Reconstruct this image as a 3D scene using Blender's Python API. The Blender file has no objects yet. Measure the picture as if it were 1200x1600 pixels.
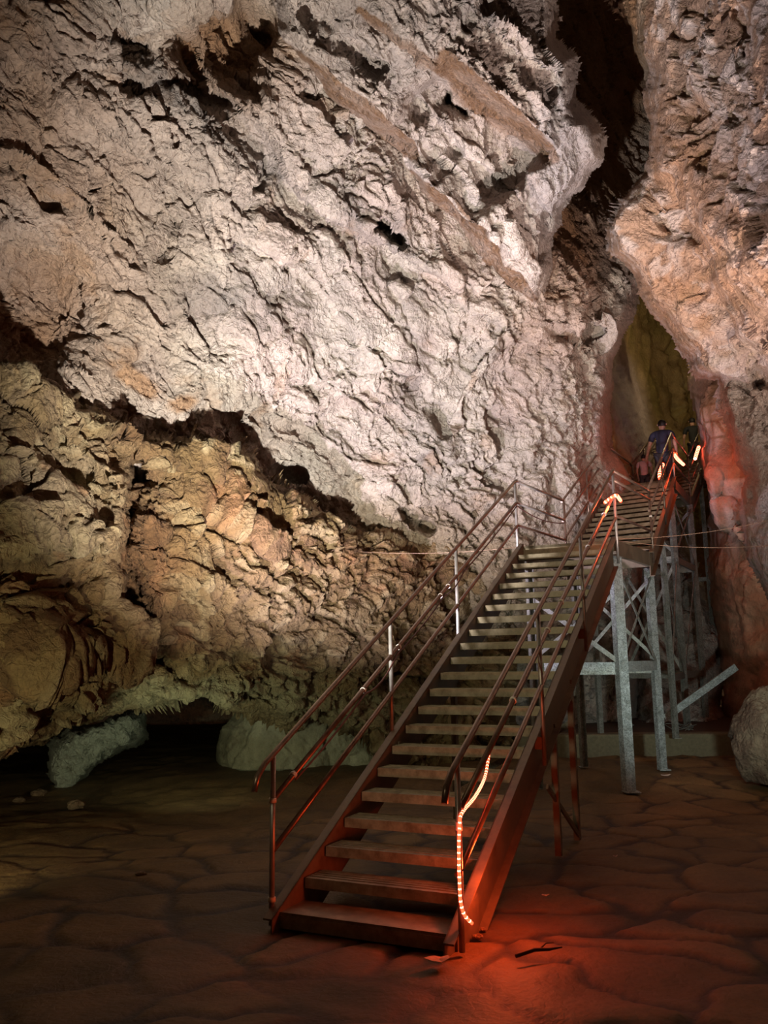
import bpy, bmesh, math, random
import numpy as np
from mathutils import Vector, Matrix

SC = bpy.context.scene
COL = SC.collection
random.seed(7)

# ------------------------------------------------------------------ camera
EYE = 1.7; PITCH = .177; ROLL = -.0134; FPX = 1311.4
cam = bpy.data.cameras.new('camera'); camo = bpy.data.objects.new('camera', cam); COL.objects.link(camo)
cam.sensor_fit = 'VERTICAL'; cam.sensor_height = 24; cam.lens = 24*FPX/1600; cam.clip_end = 200
cp, sp, cr, sr = math.cos(PITCH), math.sin(PITCH), math.cos(ROLL), math.sin(ROLL)
FW = np.array([0, cp, sp]); _u = np.array([0, -sp, cp]); _r = np.array([1., 0, 0])
RT = cr*_r + sr*_u; UP = -sr*_r + cr*_u
EYEP = np.array([0, 0, EYE])
camo.matrix_world = Matrix(((RT[0], UP[0], -FW[0], 0), (RT[1], UP[1], -FW[1], 0), (RT[2], UP[2], -FW[2], EYE), (0, 0, 0, 1)))
SC.camera = camo

# ------------------------------------------------------------------ world, lights, exposure
SC.view_settings.view_transform = 'Standard'; SC.view_settings.look = 'None'
SC.view_settings.gamma = 1; SC.view_settings.use_curve_mapping = False
SC.view_settings.exposure = 0.35
w = bpy.data.worlds.new('world'); SC.world = w; w.use_nodes = True
w.node_tree.nodes['Background'].inputs[0].default_value = (.55, .27, .12, 1)
w.node_tree.nodes['Background'].inputs[1].default_value = .04

def light(name, kind, loc, target, power, color, size=.15, angle=70, blend=.6):
    d = bpy.data.lights.new(name, kind); d.energy = power; d.color = color
    if kind == 'SPOT':
        d.spot_size = math.radians(angle); d.spot_blend = blend; d.shadow_soft_size = size
    elif kind == 'POINT':
        d.shadow_soft_size = size
    o = bpy.data.objects.new(name, d); COL.objects.link(o); o.location = loc
    v = Vector(target) - Vector(loc)
    o.rotation_euler = v.to_track_quat('-Z', 'Y').to_euler()
    return o
#LIGHTS
light('floodlight_white', 'SPOT', (-1.1, 6.0, 1.0), (-.6, 12.0, 7.6), 4600, (1, .96, .90), .06, 88, 1)
light('floodlight_lavender', 'SPOT', (-1.6, 8.5, .4), (2.3, 13.2, 7.4), 2500, (.90, .78, 1.0), .06, 80, .9)
light('floodlight_olive', 'SPOT', (-3.6, 5.6, .3), (-3.9, 10.5, 2.4), 210, (1, .97, .62), .06, 110, .9)
light('floodlight_low', 'SPOT', (-2.2, 9.6, .6), (-2.6, 13, 1.3), 45, (.88, 1.0, .70), .06, 110, .9)
light('floodlight_right', 'SPOT', (3.9, 8.0, .8), (5.0, 11, 9.0), 2400, (1, .82, .76), .06, 80, .9)
light('fill_trestle', 'SPOT', (3.3, 7.4, 1.0), (5.2, 16, 2.6), 430, (.84, 1.0, .96), .08, 60, .9)  # added cool fill to brighten the trestle posts and rock mound
light('fill_steps', 'SPOT', (-2.6, 2.0, 3.2), (1.2, 9.0, 1.8), 230, (1, .95, .62), .3, 50, 1)  # added fill from the upper left to brighten the tread lips
light('fill_landing', 'SPOT', (2.3, 9.6, 5.2), (4.8, 16.5, 4.9), 260, (1, .80, .74), .06, 60, .9)  # added unseen fill to brighten the second flight and the people
light('lamp_recess', 'POINT', (8.3, 21.5, 9.6), (5, 22, 9), 90, (1, .80, .42), .2)
#ENDLIGHTS

# ------------------------------------------------------------------ projection of a photo pixel into the place
def ray(x, y): return (x-600)/FPX*RT + (800-y)/FPX*UP + FW
def bz(x, y, z):
    d = ray(x, y); return EYEP + d*(z-EYE)/d[2]
def bY(x, y, Y):
    d = ray(x, y); return EYEP + d*Y/d[1]

# ------------------------------------------------------------------ numeric noise
def hsh(ix, iy, iz, seed):
    h = (ix.astype(np.uint32)*np.uint32(374761393) + iy.astype(np.uint32)*np.uint32(668265263)
         + iz.astype(np.uint32)*np.uint32(2147483647) + np.uint32(seed*144665 & 0xffffffff))
    h = (h ^ (h >> np.uint32(13)))*np.uint32(1274126177)
    h = (h ^ (h >> np.uint32(16)))*np.uint32(2246822519)
    h = h ^ (h >> np.uint32(13))
    return h.astype(np.float32)/np.float32(4294967295)
def vn(P, seed=0):
    """value noise, -1..1; P is (N,3)"""
    F = np.floor(P); I = F.astype(np.int64); T = (P-F).astype(np.float32); T = T*T*T*(T*(T*6-15)+10)
    r = 0
    for dx in (0, 1):
        wx = T[:, 0] if dx else 1-T[:, 0]
        for dy in (0, 1):
            wy = T[:, 1] if dy else 1-T[:, 1]
            for dz in (0, 1):
                wz = T[:, 2] if dz else 1-T[:, 2]
                r = r + wx*wy*wz*hsh(I[:, 0]+dx, I[:, 1]+dy, I[:, 2]+dz, seed)
    return r*2-1
def fbm(P, octs=4, seed=0, gain=.5):
    a = 1; s = 0; n = 0
    for o in range(octs):
        s = s + a*vn(P*(2.03**o) + 17.3*o, seed+o); n += a; a *= gain
    return s/n*1.4
def facets(P, seed=0, tilt=.6, off=.35):
    """broken plates: every cell of a jittered lattice is a tilted facet; returns height, gap to next cell, cell value"""
    I = np.floor(P).astype(np.int64); N = len(P)
    b1 = np.full(N, 9., np.float32); b2 = b1.copy(); hh = np.zeros(N, np.float32); cv = hh.copy()
    for dx in (-1, 0, 1):
        for dy in (-1, 0, 1):
            for dz in (-1, 0, 1):
                a, b, c = I[:, 0]+dx, I[:, 1]+dy, I[:, 2]+dz
                ux = hsh(a, b, c, seed+1); uy = hsh(a, b, c, seed+2); uz = hsh(a, b, c, seed+3)
                vx = (P[:, 0]-a-ux).astype(np.float32); vy = (P[:, 1]-b-uy).astype(np.float32); vz = (P[:, 2]-c-uz).astype(np.float32)
                d = np.sqrt(vx*vx+vy*vy+vz*vz)
                m = d < b1
                b2 = np.where(m, b1, np.minimum(b2, d))
                b1 = np.where(m, d, b1)
                g = hsh(a, b, c, seed+7)
                h = tilt*((ux-.5)*2*vy + (uy-.5)*2*vz + (uz-.5)*2*vx) + off*(g-.5)*2
                hh = np.where(m, h, hh); cv = np.where(m, g, cv)
    return hh, b2-b1, cv
def ss(a, b, x):
    t = np.clip((x-a)/(b-a), 0, 1); return t*t*(3-2*t)

# ------------------------------------------------------------------ polygons and polylines in the wall's plane
def polydist(X, Y, pts, closed=False):
    """distance, sign (+ on the right-hand side going along), arclength fraction"""
    pts = [np.array(p, float) for p in pts]
    seg = list(zip(pts[:-1], pts[1:]))
    if closed: seg.append((pts[-1], pts[0]))
    L = sum(np.linalg.norm(b-a) for a, b in seg); acc = 0
    D = np.full(X.shape, 1e9); S = np.ones(X.shape); T = np.zeros(X.shape); ins = np.zeros(X.shape, bool)
    for a, b in seg:
        e = b-a; l = np.linalg.norm(e)+1e-9
        t = np.clip(((X-a[0])*e[0]+(Y-a[1])*e[1])/l**2, 0, 1)
        dx = X-a[0]-t*e[0]; dy = Y-a[1]-t*e[1]; d = np.hypot(dx, dy)
        m = d < D
        D = np.where(m, d, D); S = np.where(m, np.sign(e[0]*(Y-a[1])-e[1]*(X-a[0])), S); T = np.where(m, (acc+t*l)/L, T)
        acc += l
        if closed:
            with np.errstate(divide='ignore', invalid='ignore'):
                c = ((a[1] > Y) != (b[1] > Y)) & (X < (b[0]-a[0])*(Y-a[1])/(b[1]-a[1]+1e-12)+a[0])
            ins ^= c
    if closed: return np.where(ins, D, -D)
    return D, S, T
def tps(ctrl):
    c = np.array(ctrl, float); P = c[:, :2]/400; n = len(P)
    def U(r2): return r2*np.log(r2+1e-9)
    r2 = ((P[:, None]-P[None])**2).sum(-1); K = U(r2)+np.eye(n)*.02
    A = np.zeros((n+3, n+3)); A[:n, :n] = K; A[:n, n] = 1; A[:n, n+1:] = P; A[n, :n] = 1; A[n+1:, :n] = P.T
    s = np.linalg.solve(A, np.concatenate([c[:, 2], [0, 0, 0]]))
    def f(X, Y):
        X = X/400; Y = Y/400; r = s[n]+s[n+1]*X+s[n+2]*Y
        for i in range(n): r = r+s[i]*U((X-P[i, 0])**2+(Y-P[i, 1])**2)
        return r
    return f

def set3(o, label=None, cat=None, group=None, kind=None):
    if label: o['label'] = label
    if cat: o['category'] = cat
    if group: o['group'] = group
    if kind: o['kind'] = kind
    return o

def ell(x, y, cx, cy, rx, ry, ang=0, soft=.5):
    a = math.radians(ang); dx = x-cx; dy = y-cy
    u = (dx*math.cos(a)+dy*math.sin(a))/rx; v = (-dx*math.sin(a)+dy*math.cos(a))/ry
    return 1-ss(1-soft, 1+soft, np.hypot(u, v))

def sheet(name, box, step, ctrl, outline=None, curl=1.2, cw=45, ow=7, ledges=(), cracks=(), pits=(), disp=None, color=None, mat=None, extra=None, wall=True):
    """one rock face: a dense relief mesh with its own distance, real bulk, ledges, cracks and pits"""
    x0, x1, y0, y1 = box
    def axis(a, b, lo, hi):          # fine where the photo looks, coarser beyond its frame
        return np.concatenate([np.arange(a, min(lo, b), step*3), np.arange(max(a, lo), min(b, hi)+.1, step), np.arange(max(hi, a)+step*2, b, step*3) if b > hi else np.zeros(0)])
    xs = axis(x0, x1, -50, 1260); ys = axis(y0, y1, -50, 1300)
    X, Y = np.meshgrid(xs, ys); nx, ny = len(xs), len(ys)
    D = tps(ctrl)(X, Y)
    # irregular outlines and ledges
    Q = np.stack([X.ravel()/38, Y.ravel()/38, np.zeros(X.size)], -1)
    wx = (fbm(Q, 3, 31, .6)*ow).reshape(X.shape); wy = (fbm(Q, 3, 57, .6)*ow).reshape(X.shape)
    Xw, Yw = X+wx, Y+wy
    for pl, amp, wd, dec in ledges:
        d, s, t = polydist(Xw, Yw, pl); tap = ss(0, .12, t)*ss(0, .12, 1-t)
        sd = d*s
        D = D + amp*tap*ss(0, wd, sd)*np.exp(-np.maximum(sd-wd, 0)/dec) - .35*amp*tap*ss(-dec*.9, 0, sd)*(sd <= 0) - .35*amp*tap*np.exp(-np.maximum(sd, 0)/6)*(sd > 0)
    for pl, amp, wd in cracks:
        d, s, t = polydist(Xw, Yw, pl); tap = ss(0, .2, t)*ss(0, .2, 1-t)
        D = D + amp*tap*np.exp(-(d/wd)**2)
    for (cx, cy, rx, ry, ang, amp, soft) in pits:
        D = D + amp*ell(Xw, Yw, cx, cy, rx, ry, ang, soft)
    if extra is not None: D = extra(X, Y, Xw, Yw, D)
    keep = np.ones(X.shape, bool)
    if outline:
        sd = polydist(Xw, Yw, outline, True)
        keep = sd > 0
        t = np.clip(1-sd/cw, 0, 1)
        D = D + curl*t**2.6
    R = (X[..., None]-600)/FPX*RT + (800-Y[..., None])/FPX*UP + FW
    P = EYEP + R*(D/R[..., 1])[..., None]
    # smooth normals of the bulk
    def nrm(P):
        du = np.gradient(P, axis=1); dv = np.gradient(P, axis=0)
        n = np.cross(du, dv); n /= np.linalg.norm(n, axis=-1, keepdims=True)+1e-9
        flip = np.sign((n*R).sum(-1, keepdims=True)); return -n*flip
    N = nrm(P)
    for _ in range(6):
        N[1:-1, 1:-1] = (N[1:-1, 1:-1]+N[2:, 1:-1]+N[:-2, 1:-1]+N[1:-1, 2:]+N[1:-1, :-2])
        N /= np.linalg.norm(N, axis=-1, keepdims=True)+1e-9
    pf = P.reshape(-1, 3); h, aux = disp(pf, X.ravel(), Y.ravel())
    damp = np.abs((N*R).sum(-1)/np.linalg.norm(R, axis=-1)); damp = .12+.88*ss(.1, .5, damp)
    Rn = R/np.linalg.norm(R, axis=-1, keepdims=True)
    P = P + N*(h.reshape(X.shape)*damp)[..., None] - Rn*(h.reshape(X.shape)*(1-damp)*.7)[..., None]
    c = color(pf, X.ravel(), Y.ravel(), aux)
    idx = -np.ones(X.size, int)
    kq = keep[:-1, :-1] & keep[1:, :-1] & keep[:-1, 1:] & keep[1:, 1:]
    a = np.arange(X.size).reshape(ny, nx)
    q = np.stack([a[:-1, :-1][kq], a[1:, :-1][kq], a[1:, 1:][kq], a[:-1, 1:][kq]], -1)
    used = np.unique(q); idx[used] = np.arange(len(used)); q = idx[q]
    me = bpy.data.meshes.new(name); V = P.reshape(-1, 3)[used]
    me.vertices.add(len(V)); me.vertices.foreach_set('co', V.astype(np.float32).ravel())
    me.loops.add(q.size); me.loops.foreach_set('vertex_index', q.ravel().astype(np.int32))
    me.polygons.add(len(q)); me.polygons.foreach_set('loop_start', np.arange(0, q.size, 4, dtype=np.int32))
    me.polygons.foreach_set('use_smooth', np.ones(len(q), bool))
    me.update(calc_edges=True)
    at = me.color_attributes.new('Col', 'FLOAT_COLOR', 'POINT')
    cc = np.ones((len(V), 4), np.float32); cc[:, :3] = np.clip(c[used], 0, 1)
    at.data.foreach_set('color', cc.ravel())
    me.materials.append(mat)
    o = bpy.data.objects.new(name, me); COL.objects.link(o)
    if wall: o['kind'] = 'structure'
    return o

# ------------------------------------------------------------------ materials
def nt(m):
    m.use_nodes = True; t = m.node_tree; t.nodes.clear(); return t
class G:
    def __init__(s, name):
        s.m = bpy.data.materials.new(name); s.t = nt(s.m)
        s.out = s.n('ShaderNodeOutputMaterial'); s.b = s.n('ShaderNodeBsdfPrincipled')
        s.l(s.b.outputs[0], s.out.inputs[0])
    def n(s, k, **kw):
        x = s.t.nodes.new(k)
        for a, v in kw.items():
            if a.startswith('i_'): x.inputs[a[2:].replace('_', ' ')].default_value = v
            else: setattr(x, a, v)
        return x
    def l(s, a, b): s.t.links.new(a, b)
    def ramp(s, src, stops):
        r = s.n('ShaderNodeValToRGB'); e = r.color_ramp.elements
        while len(e) > len(stops): e.remove(e[-1])
        while len(e) < len(stops): e.new(.5)
        for i, (p, c) in enumerate(stops):
            e[i].position = p; e[i].color = (*c, 1) if len(c) == 3 else c
        s.l(src, r.inputs[0]); return r.outputs[0]
    def mix(s, f, a, b, mode='MIX'):
        x = s.n('ShaderNodeMix', data_type='RGBA', blend_type=mode)
        for i, v in ((0, f), (6, a), (7, b)):
            if isinstance(v, (int, float)): x.inputs[i].default_value = v
            elif isinstance(v, tuple): x.inputs[i].default_value = (*v, 1)
            else: s.l(v, x.inputs[i])
        return x.outputs[2]
def rock_material(name, bump=.9, scale=1.0, rough=.78):
    g = G(name); geo = g.n('ShaderNodeNewGeometry'); mp = g.n('ShaderNodeMapping'); g.l(geo.outputs['Position'], mp.inputs[0])
    mp.inputs['Scale'].default_value = (scale, scale, scale)
    at = g.n('ShaderNodeAttribute', attribute_name='Col')
    n1 = g.n('ShaderNodeTexNoise', i_Scale=9., i_Detail=8., i_Roughness=.65); g.l(mp.outputs[0], n1.inputs[0])
    n2 = g.n('ShaderNodeTexNoise', i_Scale=38., i_Detail=5., i_Roughness=.7); g.l(mp.outputs[0], n2.inputs[0])
    # distort before the chips
    add = g.n('ShaderNodeVectorMath', operation='MULTIPLY_ADD'); add.inputs[1].default_value = (.06, .06, .06)
    g.l(n1.outputs['Color'], add.inputs[0]); g.l(mp.outputs[0], add.inputs[2])
    v = g.n('ShaderNodeTexVoronoi', feature='DISTANCE_TO_EDGE', i_Scale=8.); g.l(add.outputs[0], v.inputs[0])
    vc = g.n('ShaderNodeTexVoronoi', feature='F1', i_Scale=17.); g.l(add.outputs[0], vc.inputs[0])
    tone = g.ramp(n1.outputs['Fac'], [(.3, (.80, .78, .76)), (.5, (1, 1, 1)), (.7, (1.12, 1.10, 1.06))])
    c = g.mix(1., at.outputs['Color'], tone, 'MULTIPLY')
    sp_ = g.ramp(n2.outputs['Fac'], [(.33, (.70, .62, .55)), (.48, (1, 1, 1))])
    c = g.mix(.7, c, sp_, 'MULTIPLY')
    g.l(c, g.b.inputs['Base Color']); g.b.inputs['Roughness'].default_value = rough
    g.b.inputs['Specular IOR Level'].default_value = .35
    # relief: chip edges + chip planes + grain
    e = g.ramp(v.outputs['Distance'], [(.0, (0, 0, 0)), (.07, (1, 1, 1))])
    m1 = g.n('ShaderNodeMath', operation='MULTIPLY'); m1.inputs[1].default_value = .16; g.l(e, m1.inputs[0])
    m2 = g.n('ShaderNodeMath', operation='MULTIPLY_ADD'); m2.inputs[1].default_value = .5; g.l(vc.outputs['Distance'], m2.inputs[0]); g.l(m1.outputs[0], m2.inputs[2])
    m3 = g.n('ShaderNodeMath', operation='MULTIPLY_ADD'); m3.inputs[1].default_value = 1.5; g.l(n1.outputs['Fac'], m3.inputs[0]); g.l(m2.outputs[0], m3.inputs[2])
    m4 = g.n('ShaderNodeMath', operation='MULTIPLY_ADD'); m4.inputs[1].default_value = .35; g.l(n2.outputs['Fac'], m4.inputs[0]); g.l(m3.outputs[0], m4.inputs[2])
    b = g.n('ShaderNodeBump', i_Strength=bump, i_Distance=.09); g.l(m4.outputs[0], b.inputs['Height']); g.l(b.outputs[0], g.b.inputs['Normal'])
    return g.m
ROCK = rock_material('limestone')
ROCKS = rock_material('limestone_smooth', .35, .8)
def unit(v): v = np.array(v, float); return v/np.linalg.norm(v)
def frame(b, n):
    b = unit(b); n = unit(np.array(n)-np.dot(n, b)*b); return np.stack([b, np.cross(b, n), n])
def rockdisp(bed=(.77, .15, -.62), nb=(.62, 0, .77), big=.35, chip=.16, strata=.12, per=.55, el=2.2, seed=1, size=.62, fine=1.0, rid=0):
    Fm = frame(bed, nb)
    def f(P, X, Y):
        q = P@Fm.T; q = q/np.array([el, 1.1, 1.0])
        wv = np.stack([fbm(P*1.6, 3, seed+70), fbm(P*1.6+9, 3, seed+80), fbm(P*1.6+5, 3, seed+90)], -1)
        qq = q + .28*size*wv
        h1, g1, c1 = facets(qq/size, seed, .75, .45)
        h2, g2, c2 = facets((qq+.07*wv)/(size*.40)+11, seed+20, .8, .42)
        h3, g3, c3 = facets((qq+.05*wv)/(size*.17)+31, seed+40, .8, .4)
        mod = .65+.5*fbm(P*.55, 2, seed+5)
        h = big*fbm(P*.45, 3, seed+50) + .30*big*fbm(P*1.6, 3, seed+55)
        h = h + chip*(h1*.9*size/.62 + h2*.6*mod + h3*.5*mod*fine) 
        h = h - chip*.35*(1-ss(0, .07, g1)) - chip*.30*(1-ss(0, .09, g2))*mod
        s = q[:, 2]/per + .5*fbm(P*.5, 3, seed+60)
        fr = s-np.floor(s); lay = hsh(np.floor(s).astype(np.int64), np.floor(s*0).astype(np.int64), np.floor(s*0).astype(np.int64), seed)
        sm = ss(-.3, .5, fbm(P*.4+4, 2, seed+66))
        h = h + strata*sm*(lay*.8+.3)*(fr - ss(.86, 1., fr))
        if rid:
            r = fbm(P*np.array([2.2, 2.2, .45]), 4, seed+95); h = h + rid*(1-2*np.abs(r))
        return h, dict(c1=c1, c2=c2, g1=g1, g2=g2, h2=h2, n=fbm(P*.8, 4, seed+101), n2=fbm(P*2.4, 4, seed+111))
    return f
def lerp(a, b, t):
    return a+(np.array(b)-a)*t[:, None]
PINK = (.53, .43, .365); CREAM = (.57, .50, .42); GREY = (.20, .18, .165); CLAY_AND_SHADE = (.30, .165, .085); OCHRE = (.42, .24, .12); OLIVE = (.34, .27, .155); MUD = (.16, .085, .04)
def basecol(P, a, c0, c1, spread=.5):
    c = np.tile(np.array(c0, float), (len(P), 1)); c = lerp(c, c1, ss(-.4, .5, a['n']))
    c = c*(1+.20*(a['c1']-.5)+.26*(a['c2']-.5))[:, None]
    c = lerp(c, (.13, .085, .06), (1-ss(0, .07, a['g2']))*.45*ss(-.2, .4, a['n2']))  # cracks darkened in the colour, as soil and to deepen their shade
    return c

# ---- back wall (the big pale bedding face)
def colA(P, X, Y, a):
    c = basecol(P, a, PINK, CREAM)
    m = lambda *e: ell(X+14*a['n2'], Y+14*a['n2'], *e)
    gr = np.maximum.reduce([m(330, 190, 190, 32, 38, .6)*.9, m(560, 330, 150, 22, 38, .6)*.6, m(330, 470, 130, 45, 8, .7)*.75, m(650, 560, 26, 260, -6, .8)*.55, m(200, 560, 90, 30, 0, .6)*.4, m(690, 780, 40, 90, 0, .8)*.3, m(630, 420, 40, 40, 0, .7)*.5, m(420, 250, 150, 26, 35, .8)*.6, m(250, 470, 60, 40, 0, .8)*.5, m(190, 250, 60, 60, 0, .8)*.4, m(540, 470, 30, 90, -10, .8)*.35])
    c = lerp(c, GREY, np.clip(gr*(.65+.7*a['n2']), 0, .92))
    cl_shade = np.maximum.reduce([m(40, 230, 170, 380, -18, .7)*.85, m(50, 480, 100, 110, 0, .4)*.95, m(350, 70, 110, 90, 30, .5)*.95, m(930, 180, 80, 330, 8, .4), m(880, 440, 90, 60, -50, .4)*.4, m(700, 870, 250, 60, 10, .6)*.5, m(840, 520, 40, 60, 0, .8)*.5])  # brown clay, with shadows of boulder, slabs and crevice put into the colour
    c = lerp(c, CLAY_AND_SHADE, np.clip(cl_shade*(.8+.5*a['n']), 0, 1))
    c = lerp(c, OCHRE, np.clip(1.2*np.maximum(m(215, 600, 34, 14, 30, .6), m(285, 635, 22, 12, 0, .6))+.35*ss(.35, .8, a['n2']), 0, .8))
    c = lerp(c, OLIVE, np.clip(m(600, 960, 260, 160, 0, .6), 0, .9))
    return c
ctrlA = [(-160, -160, 6.8), (-160, 400, 7.6), (-160, 900, 9), (200, -150, 7.6), (200, 0, 8.2), (200, 300, 9.3), (200, 600, 10.6), (60, 580, 9.3), (330, 690, 11.4), (450, -150, 8.4), (450, 0, 9.3), (450, 300, 10.6), (450, 600, 12.2), (500, 850, 13.6),
         (700, 250, 12.4), (700, 600, 13.4), (700, 850, 14.1), (620, 1150, 15), (900, 470, 13.9), (940, 700, 16), (900, 850, 15.8), (760, -150, 12.5), (900, 0, 18), (940, 250, 18), (900, 1200, 17.5), (200, 1200, 16), (-100, 1200, 15), (-500, -100, 5.6), (-500, 500, 6.2), (-500, 1000, 8)]
def exA(X, Y, Xw, Yw, D):
    # the low cave under the left mass runs far back
    return D + 10*ss(1040, 1075, Y)*ss(690, 600, X)
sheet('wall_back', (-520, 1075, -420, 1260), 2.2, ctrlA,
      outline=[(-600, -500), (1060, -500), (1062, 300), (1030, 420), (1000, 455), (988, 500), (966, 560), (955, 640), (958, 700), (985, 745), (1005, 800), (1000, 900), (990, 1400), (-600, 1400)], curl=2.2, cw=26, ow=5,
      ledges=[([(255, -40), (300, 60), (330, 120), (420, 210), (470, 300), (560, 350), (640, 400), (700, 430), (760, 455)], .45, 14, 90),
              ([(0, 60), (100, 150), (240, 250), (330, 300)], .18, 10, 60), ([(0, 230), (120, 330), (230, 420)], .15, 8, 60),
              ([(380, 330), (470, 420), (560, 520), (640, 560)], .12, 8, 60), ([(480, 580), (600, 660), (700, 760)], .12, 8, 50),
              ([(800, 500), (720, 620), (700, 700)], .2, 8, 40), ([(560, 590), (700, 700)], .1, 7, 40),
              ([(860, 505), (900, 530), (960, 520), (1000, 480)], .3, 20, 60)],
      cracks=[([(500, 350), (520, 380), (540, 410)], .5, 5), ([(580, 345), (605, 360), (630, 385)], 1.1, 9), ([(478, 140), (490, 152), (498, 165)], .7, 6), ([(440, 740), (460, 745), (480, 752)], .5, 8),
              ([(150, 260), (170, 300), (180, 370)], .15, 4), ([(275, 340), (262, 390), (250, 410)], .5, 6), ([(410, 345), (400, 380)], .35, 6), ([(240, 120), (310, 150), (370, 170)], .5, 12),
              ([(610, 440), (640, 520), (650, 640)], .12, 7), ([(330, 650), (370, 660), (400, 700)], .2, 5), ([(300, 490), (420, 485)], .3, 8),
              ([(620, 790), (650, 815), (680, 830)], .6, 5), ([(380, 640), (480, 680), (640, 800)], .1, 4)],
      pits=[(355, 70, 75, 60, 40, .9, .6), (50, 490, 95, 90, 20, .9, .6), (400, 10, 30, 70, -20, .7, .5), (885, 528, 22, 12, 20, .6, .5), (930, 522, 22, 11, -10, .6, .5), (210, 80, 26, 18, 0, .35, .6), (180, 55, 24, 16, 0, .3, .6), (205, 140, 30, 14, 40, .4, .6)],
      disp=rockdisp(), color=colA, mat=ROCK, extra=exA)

# ---- left mass (lumpy, overhangs the low cave)
def colB(P, X, Y, a):
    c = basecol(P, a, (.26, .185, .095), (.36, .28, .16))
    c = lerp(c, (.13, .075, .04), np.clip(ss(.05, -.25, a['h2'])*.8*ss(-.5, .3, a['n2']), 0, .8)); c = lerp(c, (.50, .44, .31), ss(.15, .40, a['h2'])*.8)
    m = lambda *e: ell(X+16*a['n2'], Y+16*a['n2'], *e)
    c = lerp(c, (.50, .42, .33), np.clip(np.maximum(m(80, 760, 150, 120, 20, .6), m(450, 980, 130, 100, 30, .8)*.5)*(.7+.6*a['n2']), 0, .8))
    c = lerp(c, CLAY_AND_SHADE, np.clip(np.maximum.reduce([m(230, 860, 60, 170, -5, .6), m(120, 960, 260, 90, 10, .7)*.75, m(360, 830, 160, 70, 30, .6)*.6, m(620, 880, 120, 50, 0, .7)*.6])*(.6+.8*a['n']), 0, .85))  # clay browns, plus shading of the lower left put into the colour
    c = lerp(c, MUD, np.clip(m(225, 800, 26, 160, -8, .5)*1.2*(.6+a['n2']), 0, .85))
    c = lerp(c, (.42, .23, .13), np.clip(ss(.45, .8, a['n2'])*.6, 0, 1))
    c = lerp(c, (.46, .46, .36), np.clip(np.maximum(m(300, 1085, 160, 24, -5, .6), m(520, 1105, 150, 26, 5, .7))*(.8+.5*a['n2']), 0, .8))  # greenish low light put into the colour along the bottom edge
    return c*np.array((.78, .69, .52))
ctrlB = [(-160, 560, 7.8), (-160, 900, 8.2), (-160, 1200, 8.8), (60, 620, 9.1), (100, 800, 8.9), (100, 1000, 9.2), (100, 1150, 10), (300, 720, 10.6), (330, 900, 10.5), (300, 1080, 11), (520, 820, 12.3), (480, 950, 11.9), (500, 1110, 12.3), (660, 860, 13.6), (640, 1000, 13.2), (640, 1190, 13.8), (760, 1000, 14.2), (760, 1200, 14.6), (-500, 800, 6.4), (-500, 1200, 6.8)]
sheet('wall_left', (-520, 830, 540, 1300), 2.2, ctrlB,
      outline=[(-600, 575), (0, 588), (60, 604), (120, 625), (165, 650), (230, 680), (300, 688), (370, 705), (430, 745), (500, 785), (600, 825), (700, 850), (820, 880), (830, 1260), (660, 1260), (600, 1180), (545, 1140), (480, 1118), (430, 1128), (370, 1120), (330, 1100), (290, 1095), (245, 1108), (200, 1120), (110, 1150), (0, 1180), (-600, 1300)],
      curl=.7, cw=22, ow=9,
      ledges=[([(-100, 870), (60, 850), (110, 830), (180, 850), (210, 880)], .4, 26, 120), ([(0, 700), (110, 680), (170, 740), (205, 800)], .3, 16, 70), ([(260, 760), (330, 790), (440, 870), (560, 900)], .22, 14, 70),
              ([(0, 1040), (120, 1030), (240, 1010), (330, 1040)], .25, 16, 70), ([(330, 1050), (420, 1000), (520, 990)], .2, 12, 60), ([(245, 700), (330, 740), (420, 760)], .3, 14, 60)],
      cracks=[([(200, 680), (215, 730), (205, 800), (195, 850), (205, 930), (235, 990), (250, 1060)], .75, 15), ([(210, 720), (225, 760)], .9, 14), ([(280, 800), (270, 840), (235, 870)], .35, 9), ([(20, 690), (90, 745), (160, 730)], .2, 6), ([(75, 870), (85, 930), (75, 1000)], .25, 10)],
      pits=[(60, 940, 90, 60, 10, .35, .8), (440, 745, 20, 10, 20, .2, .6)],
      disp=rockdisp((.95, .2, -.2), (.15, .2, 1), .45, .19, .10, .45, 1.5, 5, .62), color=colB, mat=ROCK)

# ---- hanging slabs of the ceiling
def colC(P, X, Y, a):
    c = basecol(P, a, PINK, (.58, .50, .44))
    m = lambda *e: ell(X+10*a['n2'], Y+10*a['n2'], *e)
    c = lerp(c, (.36, .34, .34), np.clip(m(880, 230, 45, 150, 12, .6)*.7, 0, 1))
    c = lerp(c, GREY, np.clip(m(620, 90, 150, 60, 30, .9)*.35+m(770, 15, 90, 30, 0, .7)*.6, 0, .7))
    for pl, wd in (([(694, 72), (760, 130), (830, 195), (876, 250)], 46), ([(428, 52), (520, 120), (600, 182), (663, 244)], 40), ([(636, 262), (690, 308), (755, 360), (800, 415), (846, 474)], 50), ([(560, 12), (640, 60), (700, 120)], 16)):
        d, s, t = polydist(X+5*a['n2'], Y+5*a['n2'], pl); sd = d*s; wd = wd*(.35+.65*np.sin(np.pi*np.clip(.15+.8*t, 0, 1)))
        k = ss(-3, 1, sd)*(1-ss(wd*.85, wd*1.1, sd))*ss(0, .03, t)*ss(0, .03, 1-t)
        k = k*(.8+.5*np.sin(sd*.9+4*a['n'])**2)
        c = lerp(c, (.21, .115, .058), np.clip(k, 0, 1)*(.75+.25*ss(-.3, .3, a['n2'])))  # clay bands under the slabs, with their shadow darkened into the colour
    return c
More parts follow.
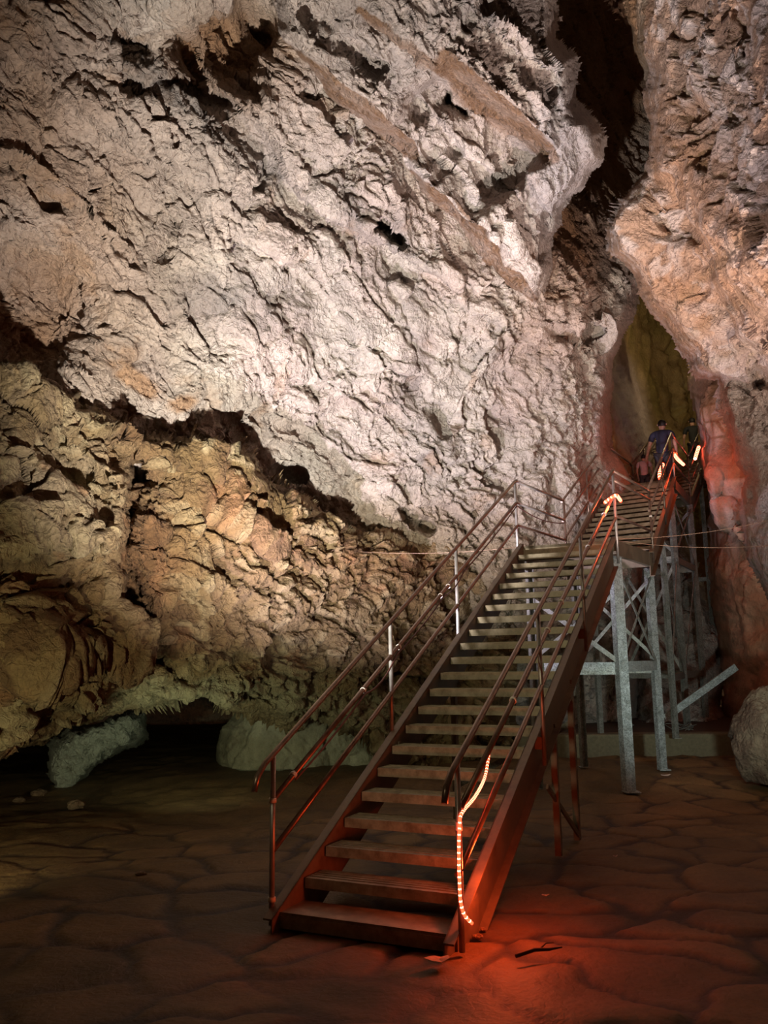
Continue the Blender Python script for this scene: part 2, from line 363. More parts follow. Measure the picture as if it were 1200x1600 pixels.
ctrlC = [(400, -160, 7.8), (400, 60, 8.6), (520, 150, 9.6), (600, -160, 8.0), (640, 60, 8.9), (640, 270, 10.6), (760, -160, 8.7), (780, 100, 9.6), (760, 300, 11.2), (840, 460, 13.0), (900, 60, 10.4), (900, 230, 11.2), (870, -160, 9.5)]
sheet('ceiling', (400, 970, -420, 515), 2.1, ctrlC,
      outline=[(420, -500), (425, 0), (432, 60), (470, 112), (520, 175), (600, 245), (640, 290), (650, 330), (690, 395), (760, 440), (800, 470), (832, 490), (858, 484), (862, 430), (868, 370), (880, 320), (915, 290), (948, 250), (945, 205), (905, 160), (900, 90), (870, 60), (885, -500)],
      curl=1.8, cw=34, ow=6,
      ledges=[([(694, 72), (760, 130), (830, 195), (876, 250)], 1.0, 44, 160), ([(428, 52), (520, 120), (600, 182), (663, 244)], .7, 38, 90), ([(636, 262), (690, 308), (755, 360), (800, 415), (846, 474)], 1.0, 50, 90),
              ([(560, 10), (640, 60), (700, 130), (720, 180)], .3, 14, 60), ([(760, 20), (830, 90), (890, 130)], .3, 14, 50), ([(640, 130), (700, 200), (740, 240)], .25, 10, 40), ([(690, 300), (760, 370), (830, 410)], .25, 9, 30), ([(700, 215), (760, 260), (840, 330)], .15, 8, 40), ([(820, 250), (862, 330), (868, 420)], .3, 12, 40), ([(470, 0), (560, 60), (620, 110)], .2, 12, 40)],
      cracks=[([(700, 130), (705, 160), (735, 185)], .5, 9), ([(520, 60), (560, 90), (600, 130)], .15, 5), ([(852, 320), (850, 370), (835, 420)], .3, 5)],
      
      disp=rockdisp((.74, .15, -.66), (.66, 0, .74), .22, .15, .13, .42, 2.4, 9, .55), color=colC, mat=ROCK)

# ---- right wall
def colD(P, X, Y, a):
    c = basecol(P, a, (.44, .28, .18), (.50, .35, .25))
    c = lerp(c, (.66, .55, .47), ss(-.02, .28, a['h2']+.25*a['n2'])*.9)  # raised chips paler, hollows brown: lit faces and shading put into the colour
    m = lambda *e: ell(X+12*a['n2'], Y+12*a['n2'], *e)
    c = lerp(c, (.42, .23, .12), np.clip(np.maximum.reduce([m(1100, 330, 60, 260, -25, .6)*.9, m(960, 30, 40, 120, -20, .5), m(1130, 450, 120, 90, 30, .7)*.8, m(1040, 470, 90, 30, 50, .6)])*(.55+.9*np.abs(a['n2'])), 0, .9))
    c = lerp(c, (.45, .37, .30), np.clip(m(1160, 760, 60, 200, 0, .6), 0, .8))
    return c
ctrlD = [(930, -160, 12.2), (960, 100, 12.4), (960, 360, 12.3), (1060, -160, 10.5), (1060, 150, 10.8), (1060, 400, 11.6), (1090, 560, 13.4), (1200, -160, 8.4), (1200, 200, 8.8), (1200, 450, 9.6), (1200, 600, 12), (1150, 650, 13.8), (1200, 800, 12.8), (1180, 900, 13.2), (1340, 0, 7), (1340, 500, 8), (1340, 900, 10.5), (1340, 1100, 10.5), (1230, 1050, 12.5), (1260, 1400, 11), (1800, 0, 4.6), (1800, 600, 5), (1800, 1300, 6)]
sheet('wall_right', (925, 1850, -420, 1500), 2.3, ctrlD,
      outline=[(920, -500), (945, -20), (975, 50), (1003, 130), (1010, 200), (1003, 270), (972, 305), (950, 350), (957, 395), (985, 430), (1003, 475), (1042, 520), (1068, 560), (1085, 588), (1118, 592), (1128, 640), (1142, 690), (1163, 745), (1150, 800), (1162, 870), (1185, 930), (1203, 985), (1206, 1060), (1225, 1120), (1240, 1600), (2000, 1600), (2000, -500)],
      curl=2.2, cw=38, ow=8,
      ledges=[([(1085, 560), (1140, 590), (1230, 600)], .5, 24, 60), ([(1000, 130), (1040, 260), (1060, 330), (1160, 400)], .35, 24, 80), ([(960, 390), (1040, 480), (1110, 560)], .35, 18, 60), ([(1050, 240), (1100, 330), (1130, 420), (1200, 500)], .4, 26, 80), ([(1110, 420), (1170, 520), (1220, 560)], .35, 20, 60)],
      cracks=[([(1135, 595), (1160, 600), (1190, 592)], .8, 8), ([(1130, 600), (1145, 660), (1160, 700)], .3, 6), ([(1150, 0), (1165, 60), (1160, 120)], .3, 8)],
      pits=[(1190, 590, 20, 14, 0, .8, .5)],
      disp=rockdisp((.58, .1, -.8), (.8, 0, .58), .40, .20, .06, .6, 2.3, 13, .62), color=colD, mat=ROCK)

# ---- dark red side wall of the passage beyond the stairs
def colG(P, X, Y, a):
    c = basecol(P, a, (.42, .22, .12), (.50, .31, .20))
    c = lerp(c, (.52, .40, .34), ell(X, Y, 1105, 740, 40, 110, -18, .5))
    return c
sheet('wall_passage', (1040, 1330, 540, 1240), 3.2, [(1080, 600, 18.5), (1100, 740, 17.6), (1130, 820, 17.4), (1110, 950, 18.6), (1130, 1150, 18), (1200, 560, 16.5), (1250, 800, 16), (1300, 1200, 13), (1200, 1150, 15.5), (1060, 560, 20), (1180, 900, 16.5)],
      outline=[(1068, 500), (1075, 600), (1085, 680), (1100, 760), (1108, 830), (1098, 900), (1110, 980), (1128, 1060), (1118, 1300), (1500, 1300), (1500, 500)], curl=2.5, cw=34, ow=7,
      ledges=[([(1170, 700), (1160, 760), (1140, 815), (1115, 770), (1095, 720)][::-1], -.0, 10, 30), ([(1095, 740), (1120, 800), (1140, 822), (1150, 780)], .8, 12, 60)],
      disp=rockdisp((.1, .1, -1), (1, 0, 0), .35, .10, 0, .6, 2.2, 17, .7, .6), color=colG, mat=ROCKS)

# ---- far end of the passage
def colE(P, X, Y, a):
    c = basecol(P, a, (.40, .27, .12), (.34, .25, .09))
    return lerp(c, (.38, .30, .30), ell(X, Y, 985, 650, 32, 110, -14, .4))
sheet('wall_far', (840, 1180, 360, 1000), 3.2, [(850, 400, 21), (960, 500, 21.5), (975, 650, 20), (1000, 720, 21), (1020, 550, 25.5), (1060, 500, 26.5), (1045, 650, 27), (1090, 600, 27), (1150, 700, 27), (1060, 850, 27), (900, 900, 21), (1150, 400, 25)],
      disp=rockdisp((.05, .1, -1), (1, 0, 0), .5, .14, 0, .6, 2.6, 21, .9, .5, .25), color=colE, mat=ROCKS)

# ---- rock mound behind the trestles
def colF(P, X, Y, a):
    return basecol(P, a, (.42, .36, .30), (.62, .56, .50))
sheet('wall_mound', (960, 1190, 760, 1220), 3.0, [(1000, 800, 21), (1080, 800, 21.5), (1000, 1000, 19.5), (1080, 1000, 19.8), (1130, 1000, 20.2), (1000, 1180, 16.8), (1130, 1180, 16.8), (1180, 1180, 17)],
      outline=[(985, 1300), (990, 900), (1005, 810), (1040, 792), (1078, 812), (1086, 900), (1120, 940), (1137, 1000), (1130, 1080), (1150, 1300)], curl=2, cw=34, ow=7,
      disp=rockdisp((.1, .1, -1), (1, 0, 0), .4, .16, 0, .6, 1.8, 25, .8, .8, .15), color=colF, mat=ROCK)

# ---- pale rocks inside the low cave
def colR(P, X, Y, a): return basecol(P, a, (.34, .36, .29), (.50, .50, .42))
sheet('wall_alcove', (40, 260, 1070, 1260), 2.6, [(60, 1200, 12.2), (150, 1150, 12.2), (230, 1120, 12.6), (230, 1200, 13), (150, 1240, 12.3)],
      outline=[(66, 1218), (70, 1160), (110, 1140), (180, 1115), (226, 1105), (236, 1150), (205, 1180), (150, 1205), (110, 1245), (72, 1245)], curl=1.3, cw=26, ow=7,
      disp=rockdisp((.8, .2, .4), (-.4, 0, .9), .15, .12, 0, .5, 1.6, 33, .5), color=colR, mat=ROCK)
sheet('wall_alcove_right', (315, 640, 1080, 1260), 2.6, [(330, 1150, 13.8), (450, 1150, 13.4), (600, 1150, 14), (330, 1220, 13.8), (450, 1220, 13.3), (600, 1220, 14)],
      outline=[(336, 1260), (334, 1160), (362, 1105), (400, 1085), (600, 1085), (632, 1260)], curl=1.3, cw=24, ow=5,
      disp=rockdisp((.1, .1, 1), (1, 0, 0), .2, .07, 0, .5, 2, 37, .8, .6), color=lambda P, X, Y, a: basecol(P, a, (.27, .25, .16), (.36, .35, .25)), mat=ROCKS)

# ---- floor
def floor_z(x, y):
    return .12*ss(10.6, 12.8, y) + .02*np.sin(x*1.3+.5)*np.sin(y*.9)*ss(7, 9, y)
def make_floor():
    step = .045
    xs = np.concatenate([np.arange(-14, -5, .15), np.arange(-5, 6.5, step), np.arange(6.5, 14, .15)])
    ys = np.concatenate([np.arange(-3, 2.4, .15), np.arange(2.4, 12, step), np.arange(12, 24, .12)])
    X, Y = np.meshgrid(xs, ys); P = np.stack([X.ravel(), Y.ravel(), np.zeros(X.size)], -1)
    P2 = P + .25*np.stack([fbm(P*1.3, 3, 3), fbm(P*1.3, 3, 4), P[:, 2]], -1)
    Q = P2/np.array([.72, .62, 1]); Q[:, 2] = .5
    # two-dimensional cells
    I = np.floor(Q[:, :2]).astype(np.int64); b1 = np.full(len(P), 9.); b2 = b1.copy(); cv = b1*0; tl = b1*0
    for dx in (-1, 0, 1):
        for dy in (-1, 0, 1):
            a, b = I[:, 0]+dx, I[:, 1]+dy; z = a*0
            ux, uy = hsh(a, b, z, 5), hsh(a, b, z, 6); vx = Q[:, 0]-a-.1-.8*ux; vy = Q[:, 1]-b-.1-.8*uy
            d = np.hypot(vx, vy); m = d < b1
            b2 = np.where(m, b1, np.minimum(b2, d)); b1 = np.where(m, d, b1)
            cv = np.where(m, hsh(a, b, z, 8), cv); tl = np.where(m, (ux-.5)*vy+(uy-.5)*vx, tl)
    gap = b2-b1; stone = ss(.03, .16, gap)
    # paving shows in front and to the right, trodden mud covers it on the far left
    mud = np.clip(ss(-.1, .35, fbm(P*.45, 3, 12)+.12*(Y.ravel()-7.2)-.12*X.ravel()), 0, 1)
    z = stone*(.022+.012*(cv-.5)+.03*tl)*(1-.8*mud) + .012*fbm(P*4, 4, 14)*(1+.8*mud) + .02*fbm(P*1.2, 2, 15)
    z = z + floor_z(X.ravel(), Y.ravel())
    P[:, 2] = z - .03
    c = np.tile(np.array((.15, .085, .03)), (len(P), 1))
    c = c*(.75+.5*cv)[:, None]
    c = lerp(c, (.03, .014, .007), 1-stone)
    c = lerp(c, (.125, .078, .030), mud*.8)
    c = c*(1+.35*fbm(P*2.5, 4, 16))[:, None]
    nx, ny = len(xs), len(ys); a = np.arange(len(P)).reshape(ny, nx)
    q = np.stack([a[:-1, :-1], a[:-1, 1:], a[1:, 1:], a[1:, :-1]], -1).reshape(-1, 4)
    me = bpy.data.meshes.new('floor'); me.vertices.add(len(P)); me.vertices.foreach_set('co', P.astype(np.float32).ravel())
    me.loops.add(q.size); me.loops.foreach_set('vertex_index', q.ravel().astype(np.int32)); me.polygons.add(len(q)); me.polygons.foreach_set('loop_start', np.arange(0, q.size, 4, dtype=np.int32))
    me.polygons.foreach_set('use_smooth', np.ones(len(q), bool)); me.update(calc_edges=True)
    at = me.color_attributes.new('Col', 'FLOAT_COLOR', 'POINT'); cc = np.ones((len(P), 4), np.float32); cc[:, :3] = np.clip(c, 0, 1); at.data.foreach_set('color', cc.ravel())
    g = rock_material('paving_mud', .25, 1.4, .62); me.materials.append(g)
    o = bpy.data.objects.new('floor', me); COL.objects.link(o); o['kind'] = 'structure'
make_floor()

# ================================================================== objects
def metal(name, c0, c1, metallic, rough, scale=30, spangle=False, bump=.15):
    g = G(name); geo = g.n('ShaderNodeNewGeometry')
    n = g.n('ShaderNodeTexNoise', i_Scale=float(scale)/6, i_Detail=6., i_Roughness=.7); g.l(geo.outputs['Position'], n.inputs[0])
    if spangle:
        v = g.n('ShaderNodeTexVoronoi', feature='F1', i_Scale=float(scale)); g.l(geo.outputs['Position'], v.inputs[0])
        c = g.mix(1., g.ramp(v.outputs['Color'], [(.2, c0), (.8, c1)]), g.ramp(n.outputs['Fac'], [(.3, (.6, .6, .55)), (.6, (1, 1, 1))]), 'MULTIPLY')
    else:
        c = g.ramp(n.outputs['Fac'], [(.35, c0), (.65, c1)])
    g.l(c, g.b.inputs['Base Color']); g.b.inputs['Metallic'].default_value = metallic
    r = g.ramp(n.outputs['Fac'], [(.3, (rough-.1,)*3), (.7, (rough+.15,)*3)]); g.l(r, g.b.inputs['Roughness'])
    b = g.n('ShaderNodeBump', i_Strength=bump, i_Distance=.01); g.l(n.outputs['Fac'], b.inputs['Height']); g.l(b.outputs[0], g.b.inputs['Normal'])
    return g.m
def plain(name, c, rough=.7, emit=None, strength=0):
    g = G(name); geo = g.n('ShaderNodeNewGeometry')
    n = g.n('ShaderNodeTexNoise', i_Scale=22., i_Detail=4.); g.l(geo.outputs['Position'], n.inputs[0])
    g.l(g.mix(1., c, g.ramp(n.outputs['Fac'], [(.3, (.8, .8, .8)), (.7, (1.1, 1.1, 1.1))]), 'MULTIPLY'), g.b.inputs['Base Color'])
    g.b.inputs['Roughness'].default_value = rough
    if emit:
        g.b.inputs['Emission Color'].default_value = (*emit, 1); g.b.inputs['Emission Strength'].default_value = strength
    return g.m
GALV = metal('galvanised_steel', (.30, .33, .32), (.62, .68, .66), .55, .42, 75, True)
GALVD = metal('dull_galvanised_steel', (.20, .20, .175), (.34, .34, .30), .4, .5, 60, True)
STEEL = metal('dusty_steel', (.13, .095, .06), (.24, .18, .12), .35, .5, 30)
TREAD = metal('tread_steel', (.19, .145, .09), (.38, .31, .21), .35, .42, 60)
RAIL = metal('rail_steel', (.17, .11, .08), (.30, .21, .16), .75, .34, 30)
RAILB = metal('bright_rail_steel', (.30, .28, .25), (.42, .39, .35), .6, .36, 50)
TAPE = plain('white_tape', (.75, .68, .58), .6)
CABLE = plain('cable_sheath', (.13, .05, .04), .5)
WIRE = metal('thin_wire', (.35, .22, .15), (.45, .3, .2), .5, .5)
TUBE = plain('red_rope_tube', (.8, .08, .03), .3, (1, .035, .012), 6)
BEAD = plain('red_bead', (1, .3, .15), .3, (1, .28, .16), 7)
CONC = plain('old_concrete', (.15, .125, .07), .9)

LAST = [None]; PARTS = {}
class MB:
    def __init__(s): s.b = bmesh.new()
    def box(s, c, ax, dims, bev=0):
        c = Vector(c); ax = [Vector(a).normalized() for a in ax]
        vs = [s.b.verts.new(c + ax[0]*dims[0]*i/2 + ax[1]*dims[1]*j/2 + ax[2]*dims[2]*k/2) for i in (-1, 1) for j in (-1, 1) for k in (-1, 1)]
        for f in ((0, 1, 3, 2), (4, 6, 7, 5), (0, 4, 5, 1), (2, 3, 7, 6), (0, 2, 6, 4), (1, 5, 7, 3)): s.b.faces.new([vs[i] for i in f])
        return s
    def hexa(s, lo, hi):
        """prism between two matching quads"""
        a = [s.b.verts.new(Vector(p)) for p in lo]; b = [s.b.verts.new(Vector(p)) for p in hi]
        s.b.faces.new(a[::-1]); s.b.faces.new(b)
        for i in range(4): s.b.faces.new([a[i], a[(i+1) % 4], b[(i+1) % 4], b[i]])
        return s
    def beam(s, p, q, w, h, up=(0, 0, 1)):
        p, q = Vector(p), Vector(q); d = q-p; u = Vector(up)
        if abs(d.normalized().dot(u)) > .98: u = Vector((0, 1, 0))
        x = d.cross(u).normalized(); z = x.cross(d).normalized()
        return s.box((p+q)/2, (d, x, z), (d.length, w, h))
    def channel(s, p, q, w, h, t=.008, side=(1, 0, 0), up=None):
        """C profile from p to q: web h tall, flanges w wide pointing to side"""
        p, q = Vector(p), Vector(q); d = (q-p).normalized(); sd = Vector(side); sd = (sd-d*sd.dot(d)).normalized(); z = d.cross(sd).normalized()
        m = (p+q)/2; L = (q-p).length
        s.box(m, (d, sd, z), (L, t, h)); s.box(m+z*(h/2-t/2)+sd*w/2, (d, sd, z), (L, w, t)); s.box(m-z*(h/2-t/2)+sd*w/2, (d, sd, z), (L, w, t))
        return s
    def tube(s, pts, r, n=8, cap=True):
        pts = [Vector(p) for p in pts]; rings = []
        d0 = (pts[1]-pts[0]).normalized(); ref = Vector((0, 0, 1)) if abs(d0.z) < .9 else Vector((0, 1, 0)); x = d0.cross(ref).normalized()
        for i, p in enumerate(pts):
            a = (pts[i]-pts[i-1]).normalized() if i else d0
            b = (pts[i+1]-pts[i]).normalized() if i < len(pts)-1 else a
            d = (a+b).normalized() if (a+b).length > 1e-6 else a
            x = (x-d*x.dot(d)).normalized(); y = d.cross(x)
            k = 1/max(.5, math.sqrt((1+a.dot(b))/2))
            rr = r[i] if isinstance(r, (list, tuple)) else r
            rings.append([s.b.verts.new(p+(x*math.cos(t)+y*math.sin(t))*rr*(k if i and i < len(pts)-1 else 1)) for t in [2*math.pi*j/n for j in range(n)]])
        for a, b in zip(rings[:-1], rings[1:]):
            for j in range(n):
                f = s.b.faces.new([a[j], a[(j+1) % n], b[(j+1) % n], b[j]]); f.smooth = True
        if cap: s.b.faces.new(rings[0][::-1]); s.b.faces.new(rings[-1])
        return s
    def ico(s, c, r, sub=1, sc=(1, 1, 1)):
        m = Matrix.Translation(Vector(c)) @ Matrix.Diagonal((*sc, 1))
        bmesh.ops.create_icosphere(s.b, subdivisions=sub, radius=r, matrix=m)
        return s
    def build(s, name, mat, parent=None, origin=None, bevel=0):
        o0 = Vector(parent['_o'] if parent and '_o' in parent.keys() else (origin or (0, 0, 0)))
        bmesh.ops.recalc_face_normals(s.b, faces=s.b.faces)
        me = bpy.data.meshes.new(name); s.b.transform(Matrix.Translation(-o0)); s.b.to_mesh(me); s.b.free()
        me.materials.append(mat); o = bpy.data.objects.new(name, me); COL.objects.link(o)
        if parent: o.parent = parent; o['_o'] = tuple(o0)
        else: o.location = o0
        LAST[0] = o; PARTS.setdefault(parent.name if parent else '', {}).setdefault(name, []).append(o)
        if bevel:
            m = o.modifiers.new('edge', 'BEVEL'); m.width = bevel; m.segments = 2; m.limit_method = 'ANGLE'
        return o
def thing(name, loc, label, cat, group=None):
    o = bpy.data.objects.new(name, None); COL.objects.link(o); o.location = loc; o['_o'] = tuple(float(v) for v in loc); o.empty_display_size = .2
    return set3(o, label, cat, group)
V3 = lambda a, dz=0: Vector((float(a[0]), float(a[1]), float(a[2])+dz))

# ------------------------------------------------------------------ stair geometry (measured off the photograph)
ANG = .4427; KS = 1.0625
DI = Vector((math.sin(ANG), math.cos(ANG), 0)); WI = Vector((math.cos(ANG), -math.sin(ANG), 0))
O1 = Vector((-.6657*KS, 5.5549*KS, .0864*KS)); W1 = 1.0985*KS; RI = .141*KS; GO = .2742*KS
class Flight:
    def __init__(s, O, step, wv, n): s.O = Vector(O); s.st = Vector(step); s.wv = Vector(wv); s.W = s.wv.length; s.wd = s.wv.normalized(); s.n = n; s.hd = Vector((step[0], step[1], 0)).normalized()
    def P(s, k, w, dz=0): return s.O + s.st*k + s.wd*w + Vector((0, 0, dz))
F1 = Flight(O1, DI*GO+Vector((0, 0, RI)), WI*W1, 21)
Z1 = F1.P(21, 0).z
# landing corners (near left, near right, far right, far left)
L1c = [F1.P(21, -.05), F1.P(21, W1+.07), Vector((3.95, 12.35, Z1)), Vector((2.88, 13.05, Z1))]
n2 = 14; A2 = Vector((2.86, 13.05, Z1)); B2 = Vector((4.68, 17.01, Z1+1.96)); W2 = Vector((1.03, -.76, 0))
F2 = Flight(A2, (B2-A2)/n2, W2, n2); Z2 = B2.z
L2c = [F2.P(n2, -.04), F2.P(n2, F2.W+.04), Vector((6.74, 18.17, Z2)), Vector((5.8, 19.04, Z2))]
n3 = 12; A3 = Vector((5.8, 19.04, Z2)); B3 = A3+Vector((1.77, 3.47, 1.75)); F3 = Flight(A3, (B3-A3)/n3, Vector((.94, -.87, 0)), n3); Z3 = B3.z
L3c = [F3.P(n3, -.04), F3.P(n3, F3.W+.04), F3.P(n3, F3.W+.04)+Vector((1.2, 3.2, 0)), F3.P(n3, -.04)+Vector((1.2, 3.2, 0))]

def stringer(F, w, k0, k1, depth, side, name, parent, mat, flange=.07):
    """steep channel: web plus top and bottom flange, ends cut plumb"""
    mb = MB(); t = .01
    for (za, zb, wa, wb) in ((.03, .03-depth, w, w+t*side), (.03, .018, w, w+flange*side), (.03-depth+.012, .03-depth, w, w+flange*side)):
        lo = [F.P(k0, wa, za), F.P(k0, wb, za), F.P(k0, wb, zb), F.P(k0, wa, zb)]
        hi = [F.P(k1, wa, za), F.P(k1, wb, za), F.P(k1, wb, zb), F.P(k1, wa, zb)]
        if k0 < 0:      # foot cut level with the ground
            pass
        mb.hexa(lo, hi)
    return mb.build(name, mat, parent)
def bend(pts, r=.05):
    out = [Vector(pts[0])]
    for a, b, c in zip(pts[:-2], pts[1:-1], pts[2:]):
        a, b, c = Vector(a), Vector(b), Vector(c); u = (a-b).normalized(); v = (c-b).normalized()
        for t in (0, .33, .67, 1): out.append((b+u*r)*(1-t)**2 + b*2*t*(1-t) + (b+v*r)*t*t)
    out.append(Vector(pts[-1])); return out

def flight(F, label, ks, depth, tread_d, lip, fl_name='staircase'):
    root = thing(fl_name, F.P(0, F.W/2) - Vector((0, 0, F.O.z if F is F1 else 0)), label, 'staircase')
    stringer(F, -.01, ks[0], F.n+.1, depth, -1, 'stringer', root, STEEL)
    stringer(F, F.W+.01, ks[0], F.n+.1, depth, 1, 'stringer', root, STEEL)
    for k in range(1, F.n):
        mb = MB(); c = F.P(k, F.W/2)
        ax = (F.hd, F.wd, Vector((0, 0, 1)))
        mb.box(c+F.hd*(tread_d/2)-Vector((0, 0, .006)), ax, (tread_d, F.W-.006, .008))
        mb.box(c+F.hd*.004-Vector((0, 0, lip/2+.01)), ax, (.008, F.W-.006, lip))
        mb.box(c+F.hd*(tread_d-.004)-Vector((0, 0, lip*.4+.01)), ax, (.008, F.W-.006, lip*.8))
        for j in range(1, 5): mb.box(c+F.hd*(tread_d*j/5)+Vector((0, 0, .0005)), ax, (.012, F.W-.03, .006))
        mb.build('tread', TREAD, root, bevel=.0)
    return root
def railing(root, F, w, hs, ks, r=.02, base=.0, mat=RAIL, k_end=None, bottoms=None, extra_low=0):
    pass

# ---- flight one
st1 = flight(F1, 'long lower flight of open metal steps rising from the paved cave floor', (-.35, 0), .40, .25, .06)
# bottom plate and its curb
mb = MB(); c = F1.P(0, W1/2); ax = (DI, WI, Vector((0, 0, 1)))
mb.box(c+DI*.14-Vector((0, 0, .006)), ax, (.30, W1+.02, .008)); mb.box(c-DI*.005-Vector((0, 0, .05)), ax, (.01, W1+.02, .10)); mb.box(c-DI*.012-Vector((0, 0, .035)), ax, (.012, W1+.02, .03)); mb.box(c+DI*.285-Vector((0, 0, .05)), ax, (.01, W1+.02, .10))
mb.build('bottom_step', TREAD, st1)
mb = MB(); mb.hexa([F1.P(.25, W1+.02, -.26), F1.P(1.6, W1+.02, -.50), F1.P(1.6, W1+.02, -.12), F1.P(.25, W1+.02, -.0)], [F1.P(.25, W1+.035, -.26), F1.P(1.6, W1+.035, -.50), F1.P(1.6, W1+.035, -.12), F1.P(.25, W1+.035, -.0)]); mb.build('foot_plate', STEEL, st1)
def offs(k, j):
    """rail heights above the nosing line: top, middle, low; slightly taller at the foot"""
    a = ((1.0, .70, .37), (.93, .62, .30))
    t = min(1, max(0, k/21)); return a[0][j]*(1-t)+a[1][j]*t
WL = -.08; WR = W1+.09
for w, pk, side in ((WL, (0, 6.6, 12.6, 20.9), 'left'), (WR, (0, 7.0, 13.3, 20.9), 'right')):
    rad = .0205
    # top rail with its down-turned end
    e = -.55
    pts = [F1.P(e-.22, w, offs(0, 0)-.10), F1.P(e-.10, w, offs(0, 0)-.03), F1.P(e+.2, w, offs(0, 0)+.0)] + [F1.P(k, w, offs(k, 0)) for k in (1, 5, 10, 15, 20.9)]
    MB().tube(pts, rad, 10).build('top_rail', RAIL, st1)
    k0 = 0 if side == 'left' else .1
    MB().tube([F1.P(k, w, offs(k, 1)) for k in (k0, 5, 10, 15, 20.9)], rad, 10).build('middle_rail', RAIL, st1)
    MB().tube([F1.P(k, w, offs(k, 2)) for k in ((0 if side == 'left' else -.15), 5, 10, 15, 20.9)], rad, 10).build('lower_rail', RAIL, st1)
    for i, k in enumerate(pk):
        zb = -F1.P(0, 0).z if i == 0 else -.30
        MB().tube([F1.P(k, w, zb), F1.P(k, w, offs(k, 0))], .019, 10).build('railing_post', RAILB, st1)
        if i in (1, 2):
            mb = MB(); c = F1.P(k, w + (.045 if side == 'left' else -.045), -.12); mb.box(c, (DI, WI, Vector((0, 0, 1))), (.05, .07, .10)); mb.build('post_bracket', STEEL, LAST[0])
# strips of white tape on the posts and rails
def band(p, d, parent, r=.026, h=.03, mat=TAPE, name='tape_band'):
    d = Vector(d).normalized(); p = Vector(p); MB().tube([p-d*h/2, p+d*h/2], r, 10).build(name, mat, parent)
pp = PARTS[st1.name]; mr = pp['middle_rail']; rp_ = pp['railing_post']
for z in (.79, .16): band(F1.P(0, WL, z-F1.O.z), (0, 0, 1), rp_[0])
for k in (.9,): band(F1.P(k, WL, offs(k, 1)), F1.st, mr[0])
for k in (6.2, 8.6, 12.3, 13.1): band(F1.P(k-1.5 if k < 7 else k-1.4, WL, offs(k, 1)), F1.st, mr[0], .026, .022)
for k in (4.2, 8.0, 9.9, 14.6, 18.2): band(F1.P(k, WR, offs(k, 1)), F1.st, mr[1], .028, .022)
band(F1.P(0, WR, .62), (0, 0, 1), rp_[4], .023, .05)

# ---- landing decks
def deck(c, label, fascia, n, name='stair_landing', cat='landing'):
    root = thing(name, c[0], label, cat)
    nl, nr, fr, fl = c; up = Vector((0, 0, 1))
    for k in range(n):
        a, b = k/n, (k+.72)/n
        q = [nl.lerp(fl, a), nr.lerp(fr, a), nr.lerp(fr, b), nl.lerp(fl, b)]
        MB().hexa([p-up*.035 for p in q], list(q)).build('deck_plank', TREAD, root)
    m = (nl+nr+fr+fl)/4
    for a, b in ((nl, fl), (nr, fr)):
        s = (m-(a+b)/2); s.z = 0
        MB().channel(a-up*(fascia/2+.0), b-up*(fascia/2+.0), .06, fascia, .01, s).build('edge_beam', STEEL, root)
    MB().hexa([nl-up*.15, nr-up*.15, nr-up*.15+F1.hd*.01, nl-up*.15+F1.hd*.01], [nl, nr, nr+F1.hd*.01, nl+F1.hd*.01]).build('front_fascia', TREAD, root)
    MB().beam(fl-up*.12, fr-up*.12, .05, .16).build('rear_beam', STEEL, root)
    return root
ld1 = deck(L1c, 'lower landing of slatted metal planks at the top of the long flight', .20, 9)
def rails(root, a, b, hs, posts, r=.019, mats=(RAILB, RAILB, RAIL)):
    for j, h in enumerate(hs):
        MB().tube([Vector(a)+Vector((0, 0, h)), Vector(b)+Vector((0, 0, h))], r, 8).build(('top_rail', 'middle_rail', 'lower_rail')[j], mats[j], root)
    for p, lo, hi in posts:
        MB().tube([Vector(p)+Vector((0, 0, lo)), Vector(p)+Vector((0, 0, hi))], r*.95, 8).build('railing_post', RAIL, root)
la, lb = F1.P(21, WL), Vector((2.84, 13.03, Z1)); ra, rb = F1.P(21, WR), Vector((3.97, 12.33, Z1))
rails(ld1, la, lb, (.93, .62, .30), [(lb, -.15, .93)])
rails(ld1, ra, rb, (.93, .80, .32), [(rb, -.15, .93)], mats=(RAIL, RAIL, RAIL))
band(rb+Vector((0, 0, .55)), (0, 0, 1), LAST[0], .024, .03)

# ---- flight two, landing two, flight three, landing three
def small_flight(F, label, left_rail=True):
    root = flight(F, label, (-.2, 0), .36, .25, .05)
    for w in (-.05, F.W+.05):
        for j, h in enumerate((.93, .62, .31)):
            MB().tube([F.P(0, w, h), F.P(F.n, w, h)], .019, 8).build(('top_rail', 'middle_rail', 'lower_rail')[j], RAIL, root)
        for k in (F.n*.5,): MB().tube([F.P(k, w, -.25), F.P(k, w, .93)], .018, 8).build('railing_post', RAIL, root)
    return root
st2 = small_flight(F2, 'second metal flight between the lower and middle landings, red light on its rail')
ld2 = deck(L2c, 'middle landing of metal planks where two people pause', .20, 9)
a, b = F2.P(n2, -.05), Vector((5.78, 19.0, Z2)); rails(ld2, a, b, (.93, .62), [(a, -.2, .93), (b, -.2, .93)])
a, b = F2.P(n2, F2.W+.05), Vector((6.76, 18.17, Z2)); rails(ld2, a, b, (.93, .62, .31), [(a, -.2, .93), (b, -.2, .93)], mats=(RAIL, RAIL, RAIL))
st3 = small_flight(F3, 'third and farthest metal flight climbing into the ochre passage')
ld3 = deck(L3c, 'farthest landing of metal planks at the end of the passage', .18, 9)
for i in (0, 1):
    a, b = L3c[0+i], L3c[3-i]; rails(ld3, a, b, (.93, .62), [(a, -.15, .93), (b, -.15, .93)], mats=(RAIL, RAIL, RAIL))

